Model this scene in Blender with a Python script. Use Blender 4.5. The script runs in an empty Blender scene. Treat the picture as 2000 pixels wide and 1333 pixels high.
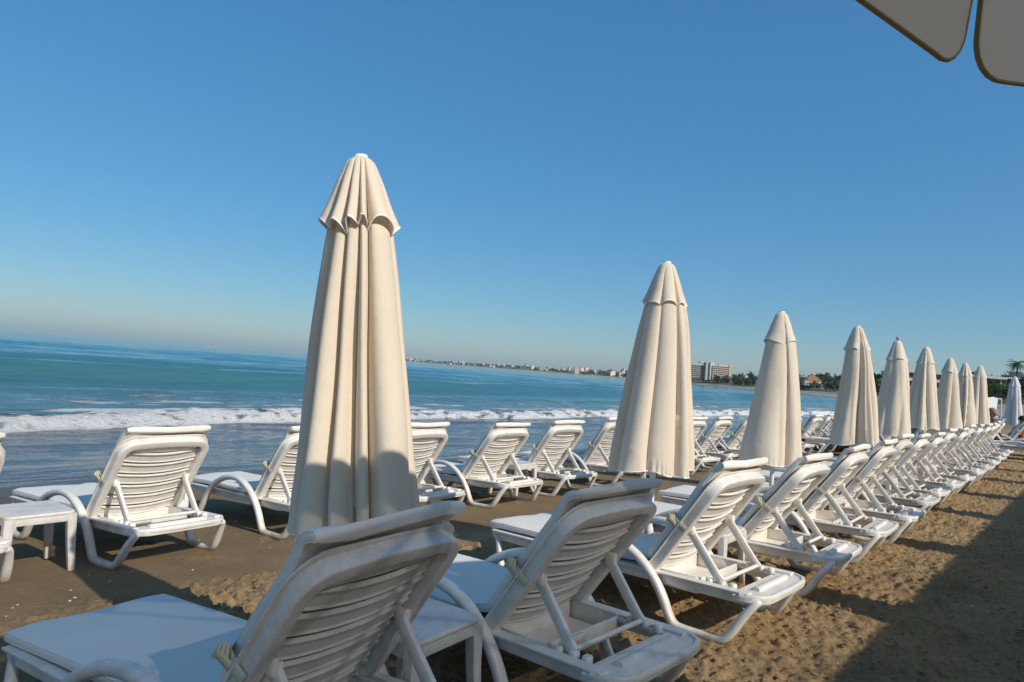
import bpy, math, random
import numpy as np
from mathutils import Vector, Matrix

S = bpy.context.scene
COL = S.collection
rnd = random.Random(7)

# ------------------------------------------------------------------ camera, sky, sun, exposure
EYE = 1.34
TH = math.atan2(1150, 1360); PITCH = math.atan2(55, 1360); ROLL = math.atan(0.0761)
fh = Vector((math.cos(TH), math.sin(TH), 0)); rt = Vector((math.sin(TH), -math.cos(TH), 0)); zz = Vector((0, 0, 1))
fw = fh * math.cos(PITCH) + zz * math.sin(PITCH); up = zz * math.cos(PITCH) - fh * math.sin(PITCH)
c_, s_ = math.cos(ROLL), math.sin(ROLL)
cx = rt * c_ + up * s_; cy = up * c_ - rt * s_
cam = bpy.data.cameras.new('camera'); camo = bpy.data.objects.new('camera', cam); COL.objects.link(camo)
cam.sensor_width = 36; cam.sensor_fit = 'HORIZONTAL'; cam.lens = 36 * 1360 / 2000
cam.clip_start = 0.05; cam.clip_end = 90000
camo.matrix_world = Matrix(((cx.x, cy.x, -fw.x, 0), (cx.y, cy.y, -fw.y, 0), (cx.z, cy.z, -fw.z, EYE), (0, 0, 0, 1)))
S.camera = camo

SUN_EL = math.radians(34)
SUN_DIR = Vector((-0.06, -1.0, 0)).normalized() * math.cos(SUN_EL) + zz * math.sin(SUN_EL)   # towards the sun
SKY_HUE, SKY_SAT, SKY_K = -.013, 1.11, 2.36
W = bpy.data.worlds.new('World'); S.world = W; W.use_nodes = True
wn = W.node_tree.nodes; wl = W.node_tree.links
sky = wn.new('ShaderNodeTexSky'); sky.sky_type = 'NISHITA'; sky.sun_disc = False
sky.sun_elevation = SUN_EL; sky.sun_rotation = math.atan2(SUN_DIR.x, SUN_DIR.y)
sky.air_density = 1.0; sky.dust_density = 1.3; sky.ozone_density = 7.5; sky.altitude = 0
# the whole sky graded alike: hue a touch towards cyan, richer, brightness compressed
sep = wn.new('ShaderNodeSeparateColor'); sep.mode = 'HSV'; cmbs = wn.new('ShaderNodeCombineColor'); cmbs.mode = 'HSV'
def wmath(op, a, b):
    k = wn.new('ShaderNodeMath'); k.operation = op; wl.new(a, k.inputs[0]); k.inputs[1].default_value = b; return k.outputs[0]
wl.new(sky.outputs[0], sep.inputs[0]); wl.new(wmath('ADD', sep.outputs[0], SKY_HUE), cmbs.inputs[0])
st_ = wn.new('ShaderNodeMath'); st_.operation = 'MINIMUM'; wl.new(wmath('MULTIPLY', sep.outputs[1], SKY_SAT), st_.inputs[0]); st_.inputs[1].default_value = .97; wl.new(st_.outputs[0], cmbs.inputs[1])
wl.new(wmath('MULTIPLY', wmath('POWER', sep.outputs[2], .52), SKY_K), cmbs.inputs[2])
wl.new(cmbs.outputs[0], wn['Background'].inputs[0]); wn['Background'].inputs[1].default_value = 0.10
sl = bpy.data.lights.new('sun', 'SUN'); sl.energy = 3.6; sl.angle = math.radians(0.53); sl.color = (1.0, 0.93, 0.83)
so = bpy.data.objects.new('sun', sl); COL.objects.link(so)
so.rotation_euler = (-SUN_DIR).to_track_quat('-Z', 'Y').to_euler()
S.view_settings.view_transform = 'Standard'; S.view_settings.look = 'None'
S.view_settings.exposure = 0.15; S.view_settings.gamma = 1.0; S.view_settings.use_curve_mapping = False
S.render.engine = 'CYCLES'; S.cycles.max_bounces = 6; S.cycles.use_denoising = True

# ------------------------------------------------------------------ helpers
def tag(o, label=None, cat=None, group=None, kind=None):
    if label: o['label'] = label
    if cat: o['category'] = cat
    if group: o['group'] = group
    if kind: o['kind'] = kind
    return o

def empty(name, loc=(0, 0, 0), rz=0.0):
    o = bpy.data.objects.new(name, None); COL.objects.link(o); o.location = loc; o.rotation_euler = (0, 0, rz)
    o.empty_display_size = 0.1
    return o

def copy_tree(o, parent=None):
    c = o.copy(); COL.objects.link(c)
    if parent is not None: c.parent = parent
    for ch in list(o.children): copy_tree(ch, c)
    return c

class MB:
    def __init__(s): s.v = []; s.f = []
    def add(s, vs, fs):
        o = len(s.v); s.v += [tuple(p) for p in vs]; s.f += [tuple(i + o for i in f) for f in fs]
    def box(s, c, d, bev=0.0, M=None):
        x, y, z = d[0] / 2, d[1] / 2, d[2] / 2
        if bev <= 0:
            vs = [(-x, -y, -z), (x, -y, -z), (x, y, -z), (-x, y, -z), (-x, -y, z), (x, -y, z), (x, y, z), (-x, y, z)]
            fs = [(3, 2, 1, 0), (4, 5, 6, 7), (0, 1, 5, 4), (1, 2, 6, 5), (2, 3, 7, 6), (3, 0, 4, 7)]
        else:
            b = min(bev, x * .9, y * .9, z * .9); vs = []; fs = []
            def ring(zv, i): return [(-x + i, -y + b + 0, zv), (-x + b, -y + i, zv), (x - b, -y + i, zv), (x - i, -y + b, zv), (x - i, y - b, zv), (x - b, y - i, zv), (-x + b, y - i, zv), (-x + i, y - b, zv)]
            for zv, i in ((-z, b * .7), (-z + b, 0), (z - b, 0), (z, b * .7)): vs += ring(zv, i)
            for k in range(3):
                for j in range(8): fs.append((k * 8 + j, k * 8 + (j + 1) % 8, k * 8 + 8 + (j + 1) % 8, k * 8 + 8 + j))
            fs.append(tuple(range(7, -1, -1))); fs.append(tuple(range(24, 32)))
        vs = [Vector(p) for p in vs]
        if M is not None: vs = [M @ p for p in vs]
        s.add([p + Vector(c) for p in vs], fs)
    def sweep(s, path, w, h, side=None, up=(0, 0, 1), n=12, e=0.55, closed=False, ws=None):
        P = [Vector(p) for p in path]; m = len(P); rings = []
        for i in range(m):
            a = P[i - 1] if (i > 0 or closed) else P[i]; b = P[(i + 1) % m] if (i < m - 1 or closed) else P[i]
            t = (b - a).normalized()
            sd = Vector(side) if side is not None else t.cross(Vector(up))
            sd = (sd - t * sd.dot(t)).normalized(); nr = sd.cross(t).normalized()
            k = ws[i] if ws else 1.0; ring = []
            for j in range(n):
                q = 2 * math.pi * j / n; cc, ss = math.cos(q), math.sin(q)
                ring.append(P[i] + sd * (w / 2 * k * math.copysign(abs(cc) ** e, cc)) + nr * (h / 2 * k * math.copysign(abs(ss) ** e, ss)))
            rings.append(ring)
        vs = [p for r in rings for p in r]; fs = []
        for i in range(m if closed else m - 1):
            for j in range(n):
                a0 = i * n; b0 = ((i + 1) % m) * n
                fs.append((a0 + j, a0 + (j + 1) % n, b0 + (j + 1) % n, b0 + j))
        if not closed:
            fs.append(tuple(range(n - 1, -1, -1))); fs.append(tuple(range((m - 1) * n, m * n)))
        s.add(vs, fs)
    def cyl(s, a, b, r0, r1=None, n=12):
        a = Vector(a); b = Vector(b); r1 = r0 if r1 is None else r1; t = (b - a).normalized()
        x = t.orthogonal().normalized(); y = t.cross(x)
        vs = [a + (x * math.cos(2 * math.pi * j / n) + y * math.sin(2 * math.pi * j / n)) * r0 for j in range(n)]
        vs += [b + (x * math.cos(2 * math.pi * j / n) + y * math.sin(2 * math.pi * j / n)) * r1 for j in range(n)]
        s.add(vs, [(j, (j + 1) % n, n + (j + 1) % n, n + j) for j in range(n)] + [tuple(range(n - 1, -1, -1)), tuple(range(n, 2 * n))])
    def prism(s, outline, z0, z1, b=0.006):
        n = len(outline); c = Vector((sum(p[0] for p in outline) / n, sum(p[1] for p in outline) / n))
        def ring(z, i):
            out = []
            for p in outline:
                d = Vector(p) - c; L = d.length; out.append((c.x + d.x * (L - i) / L, c.y + d.y * (L - i) / L, z))
            return out
        vs = ring(z0, b) + ring(z0 + b, 0) + ring(z1 - b, 0) + ring(z1, b); fs = []
        for k in range(3):
            for j in range(n): fs.append((k * n + j, k * n + (j + 1) % n, (k + 1) * n + (j + 1) % n, (k + 1) * n + j))
        fs += [tuple(range(n - 1, -1, -1)), tuple(range(3 * n, 4 * n))]
        s.add(vs, fs)
    def build(s, name, mat, parent=None, smooth=True, ang=42):
        me = bpy.data.meshes.new(name); me.from_pydata(s.v, [], s.f); me.update()
        if smooth:
            me.polygons.foreach_set('use_smooth', [True] * len(me.polygons)); me.set_sharp_from_angle(angle=math.radians(ang))
        me.materials.append(mat)
        o = bpy.data.objects.new(name, me); COL.objects.link(o)
        if parent is not None: o.parent = parent
        return o

def grid_obj(name, X, Y, Z, mat, attrs=None):
    """regular grid (ny, nx) of points as one mesh"""
    ny, nx = X.shape
    co = np.stack([X, Y, Z], -1).reshape(-1, 3).astype(np.float32)
    idx = np.arange(ny * nx).reshape(ny, nx)
    q = np.stack([idx[:-1, :-1], idx[:-1, 1:], idx[1:, 1:], idx[1:, :-1]], -1).reshape(-1, 4).astype(np.int32)
    me = bpy.data.meshes.new(name); me.vertices.add(len(co)); me.vertices.foreach_set('co', co.ravel())
    me.loops.add(q.size); me.loops.foreach_set('vertex_index', q.ravel())
    me.polygons.add(len(q)); me.polygons.foreach_set('loop_start', np.arange(0, q.size, 4, dtype=np.int32))
    me.polygons.foreach_set('use_smooth', np.ones(len(q), bool))
    me.update(calc_edges=True); me.validate()
    for k, A in (attrs or {}).items():
        at = me.attributes.new(k, 'FLOAT', 'POINT'); at.data.foreach_set('value', A.ravel().astype(np.float32))
    me.materials.append(mat)
    o = bpy.data.objects.new(name, me); COL.objects.link(o)
    return o

def catmull(pts, k=5):
    P = [Vector(p) for p in pts]; out = []
    for i in range(len(P) - 1):
        p0 = P[max(i - 1, 0)]; p1 = P[i]; p2 = P[i + 1]; p3 = P[min(i + 2, len(P) - 1)]
        for j in range(k):
            t = j / k
            out.append(0.5 * ((2 * p1) + (p2 - p0) * t + (2 * p0 - 5 * p1 + 4 * p2 - p3) * t * t + (3 * p1 - p0 - 3 * p2 + p3) * t ** 3))
    out.append(P[-1]); return out

_T = np.random.default_rng(3).random((512, 512))
def vn(x, y, seed=0):
    x = np.asarray(x, float) + seed * 37.31; y = np.asarray(y, float) + seed * 91.73
    xi = np.floor(x).astype(int); yi = np.floor(y).astype(int); fx = x - xi; fy = y - yi
    fx = fx * fx * (3 - 2 * fx); fy = fy * fy * (3 - 2 * fy)
    a = _T[yi & 511, xi & 511]; b = _T[yi & 511, (xi + 1) & 511]; c = _T[(yi + 1) & 511, xi & 511]; d = _T[(yi + 1) & 511, (xi + 1) & 511]
    return (a * (1 - fx) + b * fx) * (1 - fy) + (c * (1 - fx) + d * fx) * fy
def fbm(x, y, seed=0, o=4):
    r = 0; a = 0.5; t = 0
    for k in range(o): r = r + a * vn(x * 2 ** k, y * 2 ** k, seed + k); t += a; a *= 0.5
    return r / t
def sst(a, b, x):
    t = np.clip((x - a) / (b - a), 0, 1); return t * t * (3 - 2 * t)

# ------------------------------------------------------------------ materials
def mat(name, col, rough=0.6, spec=0.5):
    m = bpy.data.materials.new(name); m.use_nodes = True; b = m.node_tree.nodes['Principled BSDF']
    b.inputs['Base Color'].default_value = (*col, 1); b.inputs['Roughness'].default_value = rough
    b.inputs['Specular IOR Level'].default_value = spec
    return m, m.node_tree.nodes, m.node_tree.links, b

def noise(n, l, scale, detail=4, rough=0.55, coord='Object', vec=None, dist=0.0):
    t = n.new('ShaderNodeTexNoise'); t.inputs['Scale'].default_value = scale; t.inputs['Detail'].default_value = detail
    t.inputs['Roughness'].default_value = rough; t.inputs['Distortion'].default_value = dist
    if vec is None:
        tc = n.new('ShaderNodeTexCoord'); vec = tc.outputs[coord]
    l.new(vec, t.inputs['Vector']); return t
def ramp(n, l, src, stops):
    r = n.new('ShaderNodeValToRGB'); e = r.color_ramp.elements
    while len(e) < len(stops): e.new(0.5)
    for k, (p, c) in enumerate(stops): e[k].position = p; e[k].color = (*c, 1) if len(c) == 3 else c
    l.new(src, r.inputs[0]); return r
def mixc(n, l, fac, a, b, mode='MIX'):
    m = n.new('ShaderNodeMix'); m.data_type = 'RGBA'; m.blend_type = mode
    for sock, v in ((m.inputs[0], fac), (m.inputs[6], a), (m.inputs[7], b)):
        if hasattr(v, 'is_linked') or hasattr(v, 'links'): l.new(v, sock)
        elif isinstance(v, (int, float)): sock.default_value = v
        else: sock.default_value = (*v, 1)
    return m.outputs[2]
def bump(n, l, src, b, strength=0.3, dist=0.01, prev=None):
    k = n.new('ShaderNodeBump'); k.inputs['Strength'].default_value = strength; k.inputs['Distance'].default_value = dist
    l.new(src, k.inputs['Height'])
    if prev is not None: l.new(prev, k.inputs['Normal'])
    l.new(k.outputs[0], b.inputs['Normal']); return k.outputs[0]

def m_plastic(name, col, rough=0.42, grime=0.5):
    m, n, l, b = mat(name, col, rough)
    oi = n.new('ShaderNodeObjectInfo'); tc = n.new('ShaderNodeTexCoord'); ad = n.new('ShaderNodeVectorMath'); ad.operation = 'ADD'
    mp = n.new('ShaderNodeVectorMath'); mp.operation = 'SCALE'; mp.inputs[3].default_value = 13.0
    cmb = n.new('ShaderNodeCombineXYZ'); l.new(oi.outputs['Random'], cmb.inputs[0]); l.new(oi.outputs['Random'], cmb.inputs[1]); l.new(cmb.outputs[0], mp.inputs[0])
    l.new(tc.outputs['Object'], ad.inputs[0]); l.new(mp.outputs[0], ad.inputs[1])
    a = noise(n, l, 9, 6, .65, vec=ad.outputs[0]); f = noise(n, l, 120, 4, .7, vec=ad.outputs[0])
    d = ramp(n, l, a.outputs[0], [(.42, (0, 0, 0)), (.75, (grime,) * 3)])
    d2 = ramp(n, l, f.outputs[0], [(.55, (0, 0, 0)), (.78, (grime,) * 3)])
    c1 = mixc(n, l, d.outputs[0], col, tuple(x * y for x, y in zip(col, (.66, .62, .55))))
    c2 = mixc(n, l, d2.outputs[0], c1, tuple(x * .62 for x in col))
    # sand dust caught low on the legs and in the scuffs
    sx = n.new('ShaderNodeSeparateXYZ'); l.new(tc.outputs['Object'], sx.inputs[0]); zr = n.new('ShaderNodeMapRange'); zr.inputs[1].default_value = .16; zr.inputs[2].default_value = .0; l.new(sx.outputs[2], zr.inputs[0])
    mu = n.new('ShaderNodeMath'); mu.operation = 'MULTIPLY'; l.new(zr.outputs[0], mu.inputs[0]); l.new(ramp(n, l, a.outputs[0], [(.35, (.15,) * 3), (.65, (.95,) * 3)]).outputs[0], mu.inputs[1])
    c2 = mixc(n, l, mu.outputs[0], c2, (.40, .29, .18))
    sc_ = noise(n, l, 38, 3, .8, vec=ad.outputs[0], dist=2.5); d3 = ramp(n, l, sc_.outputs[0], [(.60, (0, 0, 0)), (.70, (grime * .8,) * 3)])
    c2 = mixc(n, l, d3.outputs[0], c2, tuple(x * y for x, y in zip(col, (.55, .53, .50))))
    l.new(c2, b.inputs['Base Color'])
    rr = ramp(n, l, a.outputs[0], [(.3, (rough - .08,) * 3), (.8, (rough + .22,) * 3)]); l.new(rr.outputs[0], b.inputs['Roughness'])
    bump(n, l, f.outputs[0], b, .12, .002)
    return m

def m_cloth(name, col, trans=0.25, weave=900, dirt=0.35, openness=0.0):
    m, n, l, b = mat(name, col, 0.85, 0.15)
    a = noise(n, l, 3.5, 5, .6); d = ramp(n, l, a.outputs[0], [(.35, (0, 0, 0)), (.8, (dirt,) * 3)])
    c1 = mixc(n, l, d.outputs[0], col, tuple(x * y for x, y in zip(col, (.80, .76, .68)))); l.new(c1, b.inputs['Base Color'])
    w = noise(n, l, weave, 2, .5); w2 = noise(n, l, 14, 5, .6)
    nb = bump(n, l, w2.outputs[0], b, .4, .012); bump(n, l, w.outputs[0], b, .18, .001, nb)
    if trans > 0:
        tr = n.new('ShaderNodeBsdfTranslucent'); l.new(c1, tr.inputs[0]); mx = n.new('ShaderNodeMixShader'); mx.inputs[0].default_value = trans
        l.new(b.outputs[0], mx.inputs[1]); l.new(tr.outputs[0], mx.inputs[2]); l.new(mx.outputs[0], n['Material Output'].inputs[0])
        if openness > 0:     # open weave lets a little direct sun through
            tp = n.new('ShaderNodeBsdfTransparent'); m2 = n.new('ShaderNodeMixShader'); m2.inputs[0].default_value = openness
            l.new(mx.outputs[0], m2.inputs[1]); l.new(tp.outputs[0], m2.inputs[2]); l.new(m2.outputs[0], n['Material Output'].inputs[0])
    return m

def m_flat(name, col, rough=0.7, sc=6, var=0.25):
    m, n, l, b = mat(name, col, rough, .3)
    a = noise(n, l, sc, 5, .6); d = ramp(n, l, a.outputs[0], [(.3, (0, 0, 0)), (.75, (1, 1, 1))])
    l.new(mixc(n, l, d.outputs[0], col, tuple(x * (1 - var) for x in col)), b.inputs['Base Color']); return m

M_PLASTIC = m_plastic('white_plastic', (.80, .765, .70), .38, .62)
M_PLASTIC2 = m_plastic('weathered_plastic', (.70, .67, .62), .5, .85)
M_PAD = m_cloth('mattress_cloth', (.80, .76, .69), 0.0, 700, .4)
M_STRAP = m_cloth('strap_cloth', (.62, .58, .42), 0.0, 500, .6)
M_CREAM = m_cloth('cream_canvas', (.83, .715, .56), .18, 800, .22)
M_WHITECANVAS = m_cloth('white_canvas', (.80, .79, .78), .2, 800, .2)
M_TRIM = m_cloth('white_trim', (.86, .84, .80), 0.0, 800, .1)
M_GREYCANVAS = m_cloth('parasol_canvas', (.62, .64, .63), .17, 800, .2, .13)
M_BROWNTRIM = m_cloth('brown_trim', (.24, .19, .10), 0.0, 800, .2)
M_POLE = m_plastic('white_pole_paint', (.78, .77, .75), .35, .3)
M_GREYPOLE = m_plastic('grey_pole_paint', (.35, .36, .37), .4, .3)

# sand: base colours with damp band near the water line
def m_sand():
    m, n, l, b = mat('sand', (.28, .20, .13), .9, .25)
    tc = n.new('ShaderNodeTexCoord'); v = tc.outputs['Object']
    a = noise(n, l, 1.3, 6, .6, vec=v); f = noise(n, l, 45, 6, .7, vec=v); g = noise(n, l, 420, 3, .7, vec=v)
    dry = ramp(n, l, a.outputs[0], [(.3, (.37, .24, .115)), (.7, (.49, .335, .170))])
    c1 = mixc(n, l, 0.55, dry.outputs[0], ramp(n, l, f.outputs[0], [(.3, (.35, .32, .3)), (.5, (1, 1, 1)), (.75, (1.15, 1.12, 1.05))]).outputs[0], 'MULTIPLY')
    damp = n.new('ShaderNodeAttribute'); damp.attribute_name = 'damp'
    c2 = mixc(n, l, damp.outputs['Fac'], c1, ramp(n, l, a.outputs[0], [(.3, (.165, .120, .072)), (.7, (.215, .158, .096))]).outputs[0])
    wet = n.new('ShaderNodeAttribute'); wet.attribute_name = 'wet'
    c3 = mixc(n, l, wet.outputs['Fac'], c2, (.062, .046, .034))
    c4 = mixc(n, l, 0.5, c3, ramp(n, l, g.outputs[0], [(.25, (.55, .53, .5)), (.5, (1, 1, 1)), (.8, (1.3, 1.27, 1.2))]).outputs[0], 'MULTIPLY')
    l.new(c4, b.inputs['Base Color'])
    r = n.new('ShaderNodeMapRange'); r.inputs[3].default_value = .92; r.inputs[4].default_value = .22; l.new(wet.outputs['Fac'], r.inputs[0]); l.new(r.outputs[0], b.inputs['Roughness'])
    f2 = noise(n, l, 110, 5, .75, vec=v); nb = bump(n, l, f.outputs[0], b, .8, .022); nb = bump(n, l, f2.outputs[0], b, .9, .014, nb); bump(n, l, g.outputs[0], b, .6, .003, nb)
    return m
M_SAND = m_sand()

def m_water():
    m, n, l, b = mat('sea_water', (.02, .12, .16), .08, .5); b.inputs['IOR'].default_value = 1.33
    tc = n.new('ShaderNodeTexCoord'); v = tc.outputs['Object']
    def at(k):
        q = n.new('ShaderNodeAttribute'); q.attribute_name = k; return q.outputs['Fac']
    mp = n.new('ShaderNodeMapping'); mp.inputs['Scale'].default_value = (.35, 1, 1); l.new(v, mp.inputs[0])
    big = noise(n, l, .02, 4, .6, vec=mp.outputs[0])
    deep = ramp(n, l, big.outputs[0], [(.35, (.008, .130, .200)), (.65, (.012, .190, .240))])
    c1 = mixc(n, l, at('near'), deep.outputs[0], (.050, .150, .165))
    c2 = mixc(n, l, at('wash'), c1, (.085, .098, .105))
    # foam: real white froth, broken up by noise
    fo = at('foam'); n1 = noise(n, l, 2.2, 8, .72, vec=mp.outputs[0], dist=.6)
    ad = n.new('ShaderNodeMath'); ad.operation = 'ADD'; l.new(fo, ad.inputs[0]); l.new(n1.outputs[0], ad.inputs[1])
    th = ramp(n, l, ad.outputs[0], [(.92, (0, 0, 0)), (1.0, (1, 1, 1))])
    sub = n.new('ShaderNodeMath'); sub.operation = 'SUBTRACT'; l.new(ad.outputs[0], sub.inputs[0]); sub.inputs[1].default_value = .42
    th = ramp(n, l, sub.outputs[0], [(.47, (0, 0, 0)), (.60, (1, 1, 1))])
    c3 = mixc(n, l, th.outputs[0], c2, (.86, .86, .84)); l.new(c3, b.inputs['Base Color'])
    rr = n.new('ShaderNodeMapRange'); rr.inputs[3].default_value = .10; rr.inputs[4].default_value = .8; l.new(th.outputs[0], rr.inputs[0]); l.new(rr.outputs[0], b.inputs['Roughness'])
    # ripples at three scales
    w1 = noise(n, l, .9, 5, .6, vec=mp.outputs[0], dist=.3); w2 = noise(n, l, 4.5, 4, .6, vec=mp.outputs[0], dist=.4); w3 = noise(n, l, .12, 4, .55, vec=mp.outputs[0])
    nb = bump(n, l, w3.outputs[0], b, .8, 1.6); nb = bump(n, l, w1.outputs[0], b, .7, .28, nb); nb = bump(n, l, w2.outputs[0], b, .6, .05, nb)
    fb = noise(n, l, 9, 6, .7, vec=v); mul = n.new('ShaderNodeMath'); mul.operation = 'MULTIPLY'; l.new(fb.outputs[0], mul.inputs[0]); l.new(th.outputs[0], mul.inputs[1])
    bump(n, l, mul.outputs[0], b, 1.0, .22, nb)
    return m
M_WATER = m_water()

def m_leaf(name, c0, c1):
    m, n, l, b = mat(name, c0, .75, .2)
    oi = noise(n, l, .35, 4, .7); r = ramp(n, l, oi.outputs[0], [(.3, c0), (.7, c1)]); l.new(r.outputs[0], b.inputs['Base Color']); return m
M_LEAF = m_leaf('far_foliage', (.030, .050, .022), (.075, .100, .045))
M_LEAF2 = m_leaf('tree_foliage', (.028, .050, .018), (.08, .115, .04))
M_PALM = m_leaf('palm_foliage', (.035, .06, .02), (.10, .13, .045))
M_BARK = m_flat('bark', (.16, .12, .085), .9, 8, .4)
M_FARLAND = m_flat('dry_scrub', (.17, .17, .10), .9, .02, .35)
M_FARSAND = m_flat('pale_beach', (.45, .37, .27), .9, .05, .2)

# ------------------------------------------------------------------ ground
SEA = -0.66
def gy(y):
    y = np.asarray(y, float)
    return np.interp(y, [-80, -6, 1.2, 3.0, 4.7, 6.5, 8.5, 10.5, 14, 20, 40], [2.0, .15, 0, -.054, -.16, -.25, -.40, -.66, -1.05, -1.6, -3.5])
def g0(x, y):
    y = np.asarray(y, float); x = np.asarray(x, float)
    s = sum(gy(y + d) for d in (-.5, -.25, 0, .25, .5)) / 5
    return s + .0055 * np.clip(x, 0, 34) * (1 - sst(4.5, 9, y))
def gz(x, y): return float(g0(x, y))

def growing(a, b, step, k, hi=1e9):
    out = [a]; 
    while out[-1] < b: out.append(out[-1] + min(hi, max(step, k * (out[-1] - a) + step)))
    return out
xs = list(-np.array(growing(-1.0, 60, .3, .12))[::-1]) + list(np.arange(1.02, 6.2, .013))
xs += list(np.array(growing(6.2, 160, .013, .010))[1:])
ys = list(-np.array(growing(.3, 90, .05, .15))[::-1]) + list(np.arange(-.28, 4.7, .013)) + list(np.arange(4.7, 7.0, .03)) + list(np.arange(7.0, 12.5, .09)) + list(np.arange(12.6, 32, 1.2))
X, Y = np.meshgrid(np.array(xs), np.array(ys))
Z = g0(X, Y)
edge = 3.85 + .9 * (fbm(X * .5, Y * .5, 11) - .5) + .25 * (fbm(X * 3, Y * 3, 12) - .5)
churn = 1 - sst(-.12, .18, Y - edge)
fade = 1 - sst(14, 40, X)
lump = fbm(X / .055, Y / .055, 1, 3); lump2 = vn(X / .028, Y / .028, 5); big = fbm(X / .33, Y / .33, 2, 3); mod = fbm(X / .6, Y / .6, 9, 2)
clod = np.clip(lump - .50, 0, 1) * (.3 + 1.4 * mod) * .085 + (lump2 - .5) * .022 + np.clip(vn(X / .045, Y / .045, 6) - .62, 0, 1) * .035
Z = Z + churn * fade * (clod + (big - .5) * .026) + (1 - churn) * (1 - sst(7.5, 9.5, Y)) * fade * ((fbm(X / .5, Y / .5, 21, 4) - .5) * .022 + np.clip(vn(X / .05, Y / .05, 23) - .86, 0, 1) * .04 + (vn(X / .03, Y / .03, 25) - .5) * .003)
_rf = np.random.default_rng(8); _xa, _ya = np.array(xs), np.array(ys)
for _k in range(170):      # footprints
    fx_, fy_, an = 1.2 + 12 * _rf.random() ** 1.3, _rf.uniform(-.2, 8.0), _rf.uniform(0, 6.28)
    i0, i1 = np.searchsorted(_xa, [fx_ - .25, fx_ + .25]); j0, j1 = np.searchsorted(_ya, [fy_ - .25, fy_ + .25])
    if i1 - i0 < 3 or j1 - j0 < 3: continue
    dx, dy = X[j0:j1, i0:i1] - fx_, Y[j0:j1, i0:i1] - fy_; a_, b_ = dx * np.cos(an) + dy * np.sin(an), -dx * np.sin(an) + dy * np.cos(an)
    q_ = (a_ / .135) ** 2 + (b_ / (.052 + .012 * np.sign(a_))) ** 2; dp = .020 if fy_ < 3.8 else .010
    Z[j0:j1, i0:i1] += -dp * np.exp(-q_ ** 2) + dp * .45 * np.exp(-((np.sqrt(q_) - 1.35) / .22) ** 2)
damp = sst(3.4, 4.5, Y + .8 * (fbm(X, Y, 31) - .5)) * .55 + .18 * sst(.55, .75, fbm(X / .4, Y / .4, 33))
wet = sst(7.8, 10.0, Y + 1.2 * (fbm(X * .35, Y * .35, 41) - .5))
SX, SY, SZ = np.array(xs), np.array(ys), Z
def sandz(x, y): return float(SZ[min(np.searchsorted(SY, y), len(SY) - 1), min(np.searchsorted(SX, x), len(SX) - 1)])
o = grid_obj('sand_beach', X, Y, Z, M_SAND, {'damp': damp, 'wet': wet}); tag(o, 'brown beach sand, churned beside the loungers and damp towards the sea', kind='structure')

# ------------------------------------------------------------------ sea
xs = list(-np.array(growing(-0.0, 6000, .6, .35))[::-1]) + list(np.arange(.2, 26, .085)) + list(np.array(growing(26, 6800, .09, .018, 900))[1:])
ys = list(np.arange(9.0, 15.5, .12)) + list(np.arange(15.5, 22.5, .05)) + list(np.arange(22.5, 31, .10)) + list(np.array(growing(31, 6800, .14, .020, 900))[1:])
X, Y = np.meshgrid(np.array(xs), np.array(ys))
Z = np.full_like(X, SEA)
far_f = 1 - sst(150, 500, np.hypot(X, Y))
def swell(yc, amp, wf, wb, slope, seed, wob):
    cyl = yc + slope * X + wob * (fbm(X / 22, X * 0 + seed, seed, 3) - .5) * 2
    d = Y - cyl; p = np.where(d < 0, np.exp(-(d / wf) ** 2), np.exp(-(d / wb) ** 2))
    return amp * p * (.45 + 1.1 * fbm(X / 30, X * 0 + 7 + seed, seed + 3, 3))
for a in ((27.5, .16, .9, 2.5, .03, 51, 1.2), (37, .70, 1.5, 4.0, .05, 52, 2.0), (54, .65, 2.0, 5.5, .04, 53, 3.0), (73, .40, 2.6, 8, .05, 54, 4.0), (98, .45, 3, 10, .04, 55, 5.0), (132, .5, 4, 14, .04, 56, 6), (185, .5, 5, 18, .03, 57, 8)):
    Z += swell(*a) * far_f
Z += (fbm(X / 1.6, Y / .55, 61, 4) - .5) * .085 * far_f * sst(11, 14, Y) + (fbm(X / 6, Y / 2.2, 62, 3) - .5) * .16 * far_f * sst(22, 30, Y)
yb = 16.0 + 3.6 * (1 - np.exp(-np.clip(X, 0, None) / 18)) + (fbm(X / 3.5, X * 0, 71, 4) - .5) * 1.6
d = Y - yb
face = np.where(d < 0, np.exp(-(d / .16) ** 2), 1.0) * np.exp(-(np.clip(d, 0, None) / 1.7) ** 1.3)
bh = (.15 + .34 * fbm(X / 3.5, X * 0 + 3, 73, 4)) * (1 - sst(120, 260, X))
froth = fbm(X / .30, Y / .22, 75, 4)
Z += face * bh * sst(-.45, .35, d) + face * (froth - .5) * .20 * sst(-.3, .1, d) * (1 - sst(1.2, 3, d)) * (1 - sst(60, 160, X))
foam = sst(-.55, -.25, d) * (1 - sst(.2, 1.0, d)) * (.36 + .45 * froth) + sst(.4, 1.0, d) * (1 - sst(6.0, 12.5, d + 4 * (fbm(X / 6, Y / 2, 77) - .5))) * (.34 + 1.25 * (fbm(X / 3.0, Y / .9, 78, 4) - .5))
foam *= 1 - .5 * sst(100, 240, X)
edgef = np.abs(Y - 10.75 - .5 * (fbm(X / 3, X * 0, 81, 4) - .5)) ; foam = np.maximum(foam, .26 * (1 - sst(.0, .30, edgef)))
foam = np.maximum(foam, .22 * sst(.60, .72, fbm(X / 2.6, Y / .5, 83, 4)) * sst(11.5, 13, Y) * (1 - sst(-1.5, 0, d)))
wash = 1 - sst(-.6, .6, d) * .65 - sst(6, 14, d) * .35
near = 1 - sst(24, 110, Y)
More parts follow.
